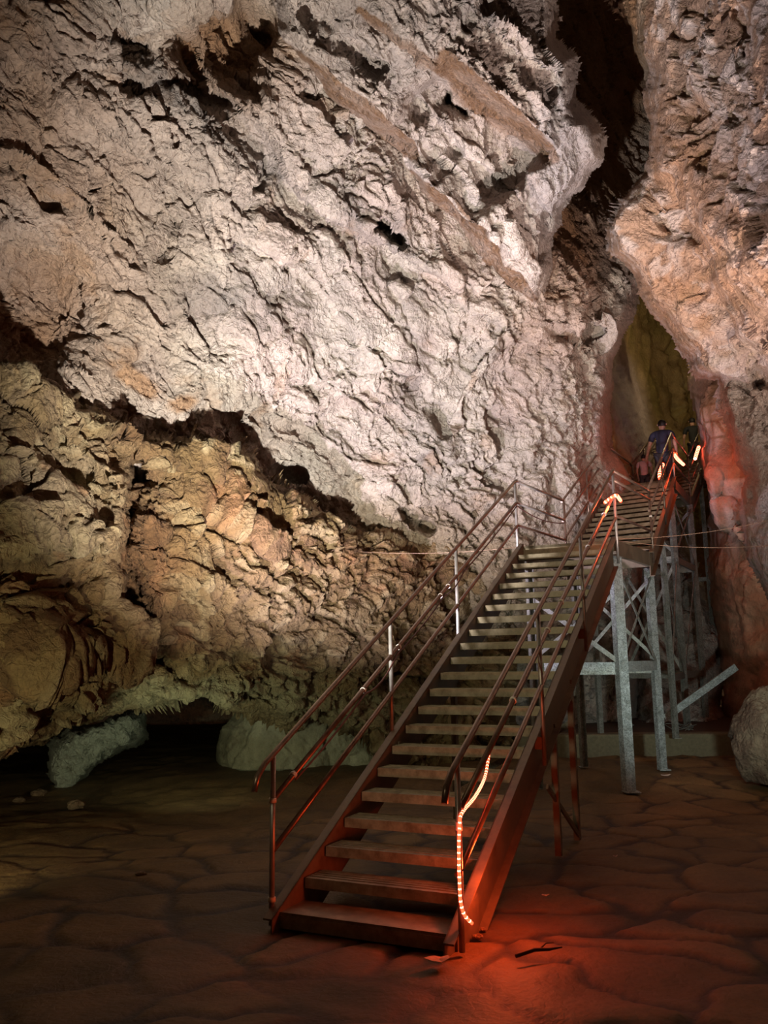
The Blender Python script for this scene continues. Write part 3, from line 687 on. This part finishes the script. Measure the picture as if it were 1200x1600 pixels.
# ------------------------------------------------------------------ trestles carrying the landings
def post(p, top, w, mat, parent, side=(1, 0, 0), foot=True):
    p = Vector(p); q = Vector((p.x, p.y, top)); MB().channel(p, q, w*.6, w, .012, side).build('support_post', mat, parent)
    if foot: MB().box(p+Vector((0, 0, .006)), ((1, 0, 0), (0, 1, 0), (0, 0, 1)), (w*1.3, w*1.3, .012)).build('foot_plate', mat, LAST[0])
t1 = thing('support_trestle', (3.1, 11.3, 0), 'galvanised steel trestle carrying the lower landing, nearest of the supports', 'support')
pNR = Vector((3.10, 11.15, .03)); pFR = Vector((3.98, 12.55, .12)); pFL = Vector((2.92, 13.0, .12)); pNL = Vector((1.98, 11.55, .03))
toz = Z1-.2
post(pNR, toz+.02, .15, GALV, t1, (-.4, .9, 0)); post(pFR, toz, .12, GALV, t1, (-.4, .9, 0)); post(pFL, toz, .10, GALVD, t1, (.4, -.9, 0)); post(pNL, toz, .10, GALVD, t1, (.4, -.9, 0))
def at_h(p, z): return Vector((p.x, p.y, z))
for a, b, z, h, m in ((at_h(pNR, 0)+(F1.wd*-1.15), pNR, 1.58, .16, GALV), (pNR, pFR, 1.60, .14, GALV), (pNL, pFL, 1.55, .12, GALVD), (pFL, pFR, 1.55, .12, GALVD)):
    MB().channel(at_h(a, z), at_h(b, z), .05, h, .01, (0, .8, 0)).build('cross_beam', m, t1)
for a, za, b, zb, wd in ((pNL, 2.55, pNR, 1.62, .06), (pNL, .9+.8, pNR, 2.6, .05), (pNR, 2.9, pFR, 1.65, .05), (pFR, 2.9, pFL, 1.65, .05), (pFL, 2.9, pFR, 1.7, .05), (pNR, 1.7, pFR, 2.9, .04)):
    MB().beam(at_h(a, za), at_h(b, zb), .012, wd).build('diagonal_brace', GALVD, t1)
# mid-flight legs
t3 = thing('support_trestle', (1.7, 8.6, 0), 'brown steel legs with a slanting brace under the middle of the long flight', 'support')
q1 = F1.P(11.7, W1+.03); q2 = F1.P(11.7, -.03); q3 = F1.P(9.2, W1+.03)
for q, w in ((q1, .08), (q2, .07)):
    MB().channel((q.x, q.y, 0), (q.x, q.y, q.z-.34), .05, w, .01, (-.9, .4, 0)).build('support_post', STEEL, t3)
MB().beam((q1.x, q1.y, .03), (F1.P(8.3, W1).x, F1.P(8.3, W1).y, .62), .02, .045).build('diagonal_brace', STEEL, t3)
MB().channel((q3.x, q3.y, .0), (q3.x, q3.y, q3.z-.34), .05, .06, .01, (-.9, .4, 0)).build('support_post', STEEL, t3)
MB().beam((q2.x, q2.y, .45), (q1.x, q1.y, 1.1), .02, .06).build('diagonal_brace', GALVD, t3)

t2 = thing('support_trestle', (5.7, 16.5, .4), 'grey steel trestle under the middle landing, in front of the rock mound', 'support')
g = .42
a_, b_, c_, d_ = [Vector((p.x, p.y, g)) for p in L2c]
a_ = Vector((4.75, 16.95, g)); b_ = Vector((5.68, 16.28, g)); c_ = Vector((6.72, 18.1, g)); d_ = Vector((5.8, 18.95, g))
for p in (a_, b_, c_, d_): post(p, Z2-.18, .11, GALVD, t2, (-.4, .9, 0))
mid = [F2.P(6.3, 0), F2.P(6.3, F2.W)]
for p in mid: post(Vector((p.x, p.y, g)), p.z-.3, .09, GALVD, t2, (-.4, .9, 0))
for z, h in ((3.60, .13), (1.38, .12)):
    for p, q in ((a_, b_), (b_, c_), (d_, c_), (a_, d_), (Vector((mid[1].x, mid[1].y, 0)), b_)):
        if z > 3 and p.x == mid[1].x: continue
        MB().channel(at_h(p, z), at_h(q, z), .05, h, .01, (0, .8, 0)).build('cross_beam', GALVD, t2)
for p, z0, q, z1 in ((a_, 1.4, b_, 3.6), (a_, 3.6, b_, 1.4), (b_, 1.4, c_, 3.6), (a_, 3.7, b_, 4.9), (b_, 3.7, a_, 4.9), (b_, 4.9, c_, 3.7), (b_, 3.7, c_, 4.9), (d_, 3.7, c_, 4.9), (mid[1], 3.1, b_, 1.4), (mid[1], 1.4, b_, 3.5)):
    MB().beam(at_h(p, z0), at_h(q, z1), .012, .055).build('diagonal_brace', GALVD, t2)
MB().beam(bY(1038, 1122, 14.9), bY(1150, 1042, 14.9), .05, .12).build('raking_strut', GALV, t2)
t4 = thing('support_trestle', (7.2, 21, .4), 'farthest steel trestle, tall thin posts below the third flight', 'support')
for p in (F3.P(8, 0), F3.P(8, F3.W)): post(Vector((p.x, p.y, .6)), p.z-.3, .09, GALVD, t4, (-.4, .9, 0))
MB().beam(at_h(F3.P(8, 0), 3.6), at_h(F3.P(8, F3.W), 3.6), .05, .1).build('cross_beam', GALVD, t4)

# ------------------------------------------------------------------ red light ropes
def rope(path, label, group=None, r=.0095, spacing=.022, power=0, lp=None, tube=True):
    pts = [Vector(p) for p in path]
    fine = []
    for i in range(len(pts)-1):
        p0 = pts[max(i-1, 0)]; p1 = pts[i]; p2 = pts[i+1]; p3 = pts[min(i+2, len(pts)-1)]
        for k in range(8):
            t = k/8; fine.append(.5*((2*p1)+(p2-p0)*t+(2*p0-5*p1+4*p2-p3)*t*t+(3*p1-p0-3*p2+p3)*t**3))
    fine.append(pts[-1])
    root = thing('led_rope_light', fine[-1], label, 'light', group)
    MB().tube(fine, r, 8).build('rope_tube', TUBE, root); tb = LAST[0]
    acc = 0; nxt = spacing/2; n = 0
    first = None
    for a, b in zip(fine[:-1], fine[1:]):
        l = (b-a).length
        while nxt <= acc+l and n < 95:
            p = a.lerp(b, (nxt-acc)/l)
            if first is None:
                m = MB(); m.b.free(); m.b = bmesh.new(); bmesh.ops.create_icosphere(m.b, subdivisions=1, radius=r*1.22)
                me = bpy.data.meshes.new('led_bead'); m.b.to_mesh(me); m.b.free(); me.materials.append(BEAD); first = me
            o = bpy.data.objects.new('led_bead', first); COL.objects.link(o); o.parent = tb; o.location = p-fine[-1]; n += 1
            nxt += spacing
        acc += l
    if power:
        d = bpy.data.lights.new('led_rope_glow', 'POINT'); d.energy = power; d.color = (1, .10, .025); d.shadow_soft_size = .06
        o = bpy.data.objects.new('led_rope_glow', d); COL.objects.link(o); o.location = lp
    return root
rope([bY(x, y, Y) for x, y, Y in ((765, 1163, 6.55), (763, 1185, 6.4), (757, 1216, 6.2), (742, 1245, 5.75), (722, 1270, 5.36), (718, 1292, 5.30), (717, 1340, 5.29), (718, 1380, 5.29), (720, 1410, 5.29), (726, 1430, 5.30), (738, 1443, 5.33))],
     'glowing red rope light hanging down the right-hand foot post of the stairs', power=20, lp=bz(788, 1472, 0)+np.array([0, 0, .40]), spacing=.034)
rope([bY(x, y, Y) for x, y, Y in ((944, 786, 10.75), (952, 780, 10.7), (962, 774, 10.65))] + [bY(x, y, Y) for x, y, Y in ((966, 777, 10.75), (970, 783, 10.9))],
     'short red rope light tied round the post where the long flight ends', r=.02, spacing=.05, power=9, lp=bY(955, 792, 10.4))
rope([bY(x, y, Y) for x, y, Y in ((1036, 725, 15.3), (1031, 738, 15.1), (1031, 748, 15.0))], 'small red rope light on the rail beside the child in pink', r=.03, spacing=.07, power=5, lp=bY(1026, 738, 14.8))
rope([bY(x, y, Y) for x, y, Y in ((1052, 708, 16.6), (1059, 718, 17.0), (1068, 726, 17.5))], 'slanting red rope light hung below the rail of the middle landing', r=.03, spacing=.07, power=5, lp=bY(1063, 712, 16.6))
rope([bY(x, y, Y) for x, y, Y in ((1092, 698, 18.9), (1089, 707, 18.7), (1086, 717, 18.5))], 'upright red rope light below the dark distant figure', r=.035, spacing=.08, power=11, lp=bY(1088, 735, 16.0))

# ------------------------------------------------------------------ cables and wires
def sag(a, b, s, n=10): return [Vector(a).lerp(Vector(b), t/n)-Vector((0, 0, s*4*(t/n)*(1-t/n))) for t in range(n+1)]
pts = []
for k0, k1, s in ((0.9, 4.7, .02), (4.7, 6.9, .07), (6.9, 11.1, .03), (11.1, 13.2, .05), (13.2, 20.8, .03)):
    pts += sag(F1.P(k0, WL+.02, offs(k0, 1)-.03), F1.P(k1, WL+.02, offs(k1, 1)-.03), s, 8)
pts += sag(la+Vector((0, 0, .58)), lb+Vector((0, 0, .58)), .08)
o = MB().tube(pts, .008, 6).build('cable', CABLE, origin=tuple(pts[0])); set3(o, 'dark cable tied along the left middle rail with drooping loops', 'cable')
pts = []
for k0, k1, s in ((3.9, 8, .05), (8, 9.9, .03), (9.9, 14.6, .05), (14.6, 18.2, .06), (18.2, 20.8, .03)):
    pts += sag(F1.P(k0, WR-.02, offs(k0, 1)-.03), F1.P(k1, WR-.02, offs(k1, 1)-.03), s, 8)
o = MB().tube(pts, .008, 6).build('cable', CABLE, origin=tuple(pts[0])); set3(o, 'dark cable tied along the right middle rail of the long flight', 'cable')
rp = F1.P(20.9, WR, .02)
for i, (a, b, lab) in enumerate(((rp, bY(1205, 812, 11.6), 'highest thin wire stretched from the lower landing to the right rock wall'),
                                 (rp-Vector((0, 0, .02)), bY(1205, 852, 11.6), 'lowest thin wire stretched from the lower landing to the right rock wall'))):
    o = MB().tube(sag(a, b, .06, 12), .0028, 5).build('wire', WIRE, origin=tuple(a)); set3(o, lab, 'wire')
o = MB().tube(sag(bY(560, 862, 12.4), F1.P(20.5, WL, .05), .05, 12), .0028, 5).build('wire', WIRE, origin=tuple(bY(560, 862, 12.4))); set3(o, 'thin wire running from the left wall to the left side of the lower landing', 'wire')
rnd = random.Random(4); pts = []
for k in range(26):
    pts.append(bY(1040+rnd.uniform(0, 46), 1127+rnd.uniform(0, 24), 15.9)+np.array([0, rnd.uniform(-.3, .3), 0]))
cp_ = [Vector(p) for p in pts]; fine = []
for i in range(1, len(cp_)-2):
    for k in range(5):
        t = k/5; p0, p1, p2, p3 = cp_[i-1:i+3]; fine.append(.5*((2*p1)+(p2-p0)*t+(2*p0-5*p1+4*p2-p3)*t*t+(3*p1-p0-3*p2+p3)*t**3))
o = MB().tube(fine, .008, 5).build('tangled_wire', GALVD, origin=tuple(fine[0])); set3(o, 'loose tangle of pale wire lying behind the low concrete kerb', 'wire')

# ------------------------------------------------------------------ kerb, terrace, boulder, debris
mb = MB(); b0 = [(2.2, 14.75), (6.4, 14.45), (6.4, 14.85), (2.2, 15.15)]
mb.hexa([(x, y, .02) for x, y in b0], [(x, y, .45) for x, y in b0]); o = mb.build('concrete_kerb', CONC, bevel=.03); set3(o, 'low mossy concrete kerb running behind the trestle posts', 'kerb')
mb = MB(); b0 = [(1.8, 15.0), (7.2, 14.7), (9.5, 22), (1.8, 22)]; mb.hexa([(x, y, .0) for x, y in b0], [(x, y, .41) for x, y in b0])
o = mb.build('floor_terrace', plain('terrace_earth', (.07, .04, .02), .9)); o['kind'] = 'structure'

def lump(name, c, dims, seed, mat, label, cat, amp=.22, sub=5, rot=0, group=None, freq=1.4, flat=True, col=(.42, .34, .24), col2=(.30, .2, .12)):
    b = bmesh.new(); bmesh.ops.create_icosphere(b, subdivisions=sub, radius=1)
    P = np.array([v.co[:] for v in b.verts]); h1, g1, _ = facets(P*freq+seed, seed, .8, .3); h2, g2, _ = facets(P*freq*2.6+seed, seed+3, .8, .3)
    d = 1+amp*(h1+.4*h2+.6*fbm(P*1.2+seed, 3, seed)); P = P*d[:, None]*np.array(dims)
    cs, sn = math.cos(rot), math.sin(rot); P = P@np.array([[cs, sn, 0], [-sn, cs, 0], [0, 0, 1]])
    if flat: P[:, 2] = np.maximum(P[:, 2], -dims[2]*.75)
    for v, p in zip(b.verts, P): v.co = p
    me = bpy.data.meshes.new(name); b.to_mesh(me); b.free()
    for p in me.polygons: p.use_smooth = True
    at = me.color_attributes.new('Col', 'FLOAT_COLOR', 'POINT'); n = fbm(P*(2/max(dims))+seed, 4, seed+9); cc = np.ones((len(P), 4), np.float32)
    cc[:, :3] = lerp(np.tile(np.array(col, float), (len(P), 1)), col2, ss(-.2, .5, n)); at.data.foreach_set('color', cc.ravel())
    me.materials.append(mat); o = bpy.data.objects.new(name, me); COL.objects.link(o); o.location = (float(c[0]), float(c[1]), float(c[2])+dims[2]*.75)
    return set3(o, label, cat, group)
c = bz(1206, 1222, .1); lump('boulder', c, (.43, .45, .68), 3, ROCK, 'tall pale boulder standing on the floor at the right edge', 'rock', .2, col=(.22, .16, .10), col2=(.13, .08, .05))
PAPER = plain('pale_scrap', (.62, .50, .42), .8)
def flake(x, y, s, label, name='paper_scrap', seed=1, mat=None, cat='litter', group=None, ang=0.):
    r = random.Random(seed); c = Vector(bz(x, y, .0)); c.z = float(floor_z(np.array([c.x]), np.array([c.y]))[0])+.018
    b = bmesh.new(); n = 9; top = []; bot = []
    for i in range(n):
        a = 2*math.pi*i/n; rr = s*(.6+.5*r.random()); p = Vector((math.cos(a)*rr, math.sin(a)*rr*.6, .012*r.random()+s*.2*abs(math.cos(a))))
        p = Matrix.Rotation(ang, 3, 'Z') @ p; top.append(b.verts.new(p)); bot.append(b.verts.new(p-Vector((0, 0, .003))))
    m = b.verts.new((0, 0, s*.1)); m2 = b.verts.new((0, 0, s*.1-.003))
    for i in range(n):
        j = (i+1) % n; b.faces.new([top[i], top[j], m]); b.faces.new([bot[j], bot[i], m2]); b.faces.new([top[j], top[i], bot[i], bot[j]])
    me = bpy.data.meshes.new(name); b.to_mesh(me); b.free(); me.materials.append(mat or PAPER); o = bpy.data.objects.new(name, me); COL.objects.link(o); o.location = c
    return set3(o, label, cat, group)
flake(686, 1506, .085, 'crumpled pale dry leaf lying before the foot of the stairs', 'dry_leaf', 3, plain('dry_leaf', (.55, .36, .24), .8), 'leaf')
flake(1042, 1226, .07, 'white paper scrap on the floor beside the far bright post', seed=5)
flake(1190, 1229, .07, 'white paper scrap at the foot of the pale boulder', seed=6)
flake(852, 1404, .04, 'small pale scrap on the dark floor right of the stairs', seed=7)
flake(962, 1342, .025, 'tiny pale crumb on the floor in front of the near post', seed=8)
TW = plain('dark_wood', (.06, .03, .015), .8)
p0 = bz(806, 1494, .03); p1 = bz(878, 1480, .04)
mb = MB().tube([Vector(p0), Vector(p0).lerp(Vector(p1), .4)+Vector((0, .01, .012)), Vector(p0).lerp(Vector(p1), .7)+Vector((0, -.012, .006)), Vector(p1)], [.011, .012, .009, .004], 7)
q = Vector(p0).lerp(Vector(p1), .5)+Vector((0, 0, .01)); mb.tube([q, q+Vector((.05, .05, .02)), q+Vector((.10, .07, .015))], [.006, .004, .002], 6)
o = mb.build('twig', TW, origin=tuple(p0)); set3(o, 'dark broken twig on the red-lit paving', 'twig')
for i, (x, y, s, lab) in enumerate(((746, 1464, .035, 'small pink-lit stone beside the foot of the right stringer'), (60, 1243, .12, 'flat pale stone at the mouth of the low cave'), (118, 1262, .13, 'low dark stone lying at the edge of the mud floor'),
                               (30, 1252, .08, 'small rubble stone at the far left edge of the floor'), (220, 1367, .05, 'lone small stone on the mud floor left of the stairs'), (755, 1452, .025, 'smallest pebble tucked against the right stringer'))):
    c = bz(x, y, 0); lump('stone', (c[0], c[1], -.01), (s, s*.8, s*.45), 20+i, ROCK, lab, 'stone', .25, 3, i, col=(.30, .20, .12), col2=(.2, .12, .07))

# ------------------------------------------------------------------ people on the upper landings
def skin_mesh(name, verts, edges, radii, mat, parent, sub=2, root=0):
    me = bpy.data.meshes.new(name); me.from_pydata([tuple(v) for v in verts], edges, []); me.update()
    o = bpy.data.objects.new(name, me); COL.objects.link(o); o.parent = parent
    m = o.modifiers.new('skin', 'SKIN'); m.use_smooth_shade = True
    for i, r in enumerate(radii):
        sv = me.skin_vertices[0].data[i]; sv.radius = (r, r) if not isinstance(r, tuple) else r; sv.use_root = (i == root)
    s = o.modifiers.new('sub', 'SUBSURF'); s.levels = s.render_levels = sub
    dg = bpy.context.evaluated_depsgraph_get(); dg.update()
    ev = o.evaluated_get(dg); nm = bpy.data.meshes.new_from_object(ev); o.modifiers.clear(); o.data = nm; nm.name = name
    nm.materials.clear(); nm.materials.append(mat)
    for p in nm.polygons: p.use_smooth = True
    return o
SKINM = plain('skin', (.45, .24, .17), .55)
HAIRM = plain('dark_hair', (.012, .009, .008), .6)
def person(loc, H, heading, label, shirt, pants, lean=.1, lift=.35, armr=None, arml=None, hat=None):
    """heading: direction faced (radians from +Y towards +X). built facing +Y, then turned"""
    root = thing('person', loc, label, 'person')
    s = H/1.75
    def T(p):
        x, y, z = p; y += lean*max(0, z-.95)            # lean forward from the hips
        c, n = math.cos(heading), math.sin(heading)
        return Vector(((x*c+y*n)*s, (-x*n+y*c)*s, z*s))
    kneeR = (.11, .10+lift*.5, .52+lift*.2); ankR = (.11, .02+lift*.6, .09+lift*.45)
    armr = armr or [(.205, 0, 1.42), (.27, .05, 1.15), (.26, .22, .98)]
    arml = arml or [(-.205, 0, 1.42), (-.27, .03, 1.15), (-.27, .18, .95)]
    V = [(0, 0, .95), (0, 0, 1.10), (0, .0, 1.28), (0, -.01, 1.42), (0, .01, 1.50), (0, .02, 1.56), (0, .03, 1.64), (0, .025, 1.71),
         (.09, 0, .90), kneeR, ankR, (ankR[0], ankR[1]+.14, ankR[2]-.05), (-.09, 0, .90), (-.10, .03, .50), (-.10, -.01, .09), (-.10, .13, .045)]
    E = [(0, 1), (1, 2), (2, 3), (3, 4), (4, 5), (5, 6), (6, 7), (0, 8), (8, 9), (9, 10), (10, 11), (0, 12), (12, 13), (13, 14), (14, 15)]
    Rr = [.125, .11, .125, .10, .055, .07, .088, .06, .088, .055, .040, .035, .088, .055, .040, .035]
    for arm in (armr, arml):
        b = len(V); V += arm; E += [(3, b), (b, b+1), (b+1, b+2)]; Rr += [.055, .042, .030]
        hx = np.array(arm[2]); d = hx-np.array(arm[1]); d = d/np.linalg.norm(d); sd = np.cross(d, (0, 0, 1)); sd /= np.linalg.norm(sd)
        pb = len(V); V.append(tuple(hx+d*.06)); E.append((b+2, pb)); Rr.append(.028)
        for f, (o, L) in enumerate(((-.026, .075), (-.009, .085), (.009, .08), (.026, .065))):
            i = len(V); V += [tuple(hx+d*.10+sd*o), tuple(hx+d*(.10+L*.9)+sd*o+np.array([0, 0, -.015]))]; E += [(pb, i), (i, i+1)]; Rr += [.010, .008]
        i = len(V); V += [tuple(hx+d*.05-sd*.04), tuple(hx+d*.085-sd*.055)]; E += [(pb, i), (i, i+1)]; Rr += [.011, .009]
    body = skin_mesh('body', [T(v) for v in V], E, [r*s for r in Rr], SKINM, root); body['_o'] = root['_o']
    # clothes follow the body
    n = 4; a = len(V)
    SV = [(0, 0, .88), (0, 0, 1.05), (0, 0, 1.26), (0, -.01, 1.43)]; SE = [(0, 1), (1, 2), (2, 3)]; SR = [.155, .14, .15, .115]
    for arm in (armr, arml):
        b = len(SV); mid = tuple((np.array(arm[0])*.35+np.array(arm[1])*.65)); SV += [arm[0], mid]; SE += [(3, b), (b, b+1)]; SR += [.078, .066]
    skin_mesh('shirt', [T(v) for v in SV], SE, [r*s for r in SR], shirt, root)
    PV = [(0, 0, .96), (.09, 0, .88), kneeR, (ankR[0], ankR[1], ankR[2]+.05), (-.09, 0, .88), (-.10, .03, .50), (-.10, -.01, .14)]
    skin_mesh('trousers', [T(v) for v in PV], [(0, 1), (1, 2), (2, 3), (0, 4), (4, 5), (5, 6)], [r*s for r in (.14, .11, .078, .062, .11, .078, .062)], pants, root)
    h = T((0, .02, 1.67)); mb = MB(); bmesh.ops.create_icosphere(mb.b, subdivisions=3, radius=.105*s, matrix=Matrix.Translation(h) @ Matrix.Diagonal((.88, 1.0, 1.02, 1)))
    f = T((0, 1, 1.67))-T((0, 0, 1.67)); f.z = 0; f.normalize()
    for v in mb.b.verts:        # hair leaves the face free
        q = v.co-h
        if q.dot(f) > .03*s and q.z < .05*s: v.co -= f*(q.dot(f)-.03*s)
        if q.z < -.05*s: v.co.z = h.z-.05*s+(q.z+.05*s)*.5
    for v in mb.b.verts: v.co += Vector(root['_o'])
    for fc in mb.b.faces: fc.smooth = True
    mb.build('hair', HAIRM, root)
    # face: nose, eyes, ears
    for nm, p, r in (('nose', (0, .125, 1.655), .016), ('ear', (.088, .02, 1.66), .022), ('ear', (-.088, .02, 1.66), .022)):
        mb = MB(); mb.ico(T(p)+Vector(root['_o']), r*s, 2); mb.build(nm, SKINM, body)
    for sx in (-.034, .034):
        mb = MB(); mb.ico(T((sx, .112, 1.675))+Vector(root['_o']), .011*s, 1); mb.build('eye', HAIRM, body)
    for sx, an in ((.11, ankR), (-.10, (-.1, -.01, .09))):
        mb = MB(); c0 = T((an[0], an[1]-.03, an[2]-.045)); c1 = T((an[0], an[1]+.17, an[2]-.05)); mb.tube([c0+Vector(root['_o']), (c0+c1)/2+Vector(root['_o']), c1+Vector(root['_o'])], [.045*s, .05*s, .03*s], 8); mb.build('shoe', HAIRM, root)
    return root
NAVY = plain('navy_cloth', (.020, .018, .040), .8); PINKC = plain('pink_cloth', (.62, .38, .40), .8); BLACK = plain('black_cloth', (.012, .011, .012), .8); JEAN = plain('dark_trousers', (.03, .03, .04), .8)
def on(x, Y, z): 
    p = bY(x, 800, Y); return Vector((float(p[0]), Y, z))
hd = math.atan2(1.1, 2.0)
person(on(1011, 18.5, Z2), 1.05, hd, 'child in a pink shirt with dark hair, standing on the middle landing', PINKC, JEAN, .05, 0.)
person(on(1042, 18.0, Z2), 1.74, hd, 'adult in a navy shirt leaning forward on the middle landing', NAVY, JEAN, .22, .0, arml=[(-.205, 0, 1.42), (-.30, .08, 1.18), (-.34, .02, .96)])
person(on(1093, 23.9, Z3), 1.72, .3, 'distant person in black, one elbow bent, walking away up the passage', BLACK, BLACK, .06, .0, armr=[(.205, 0, 1.42), (.34, .0, 1.2), (.26, .16, 1.08)])
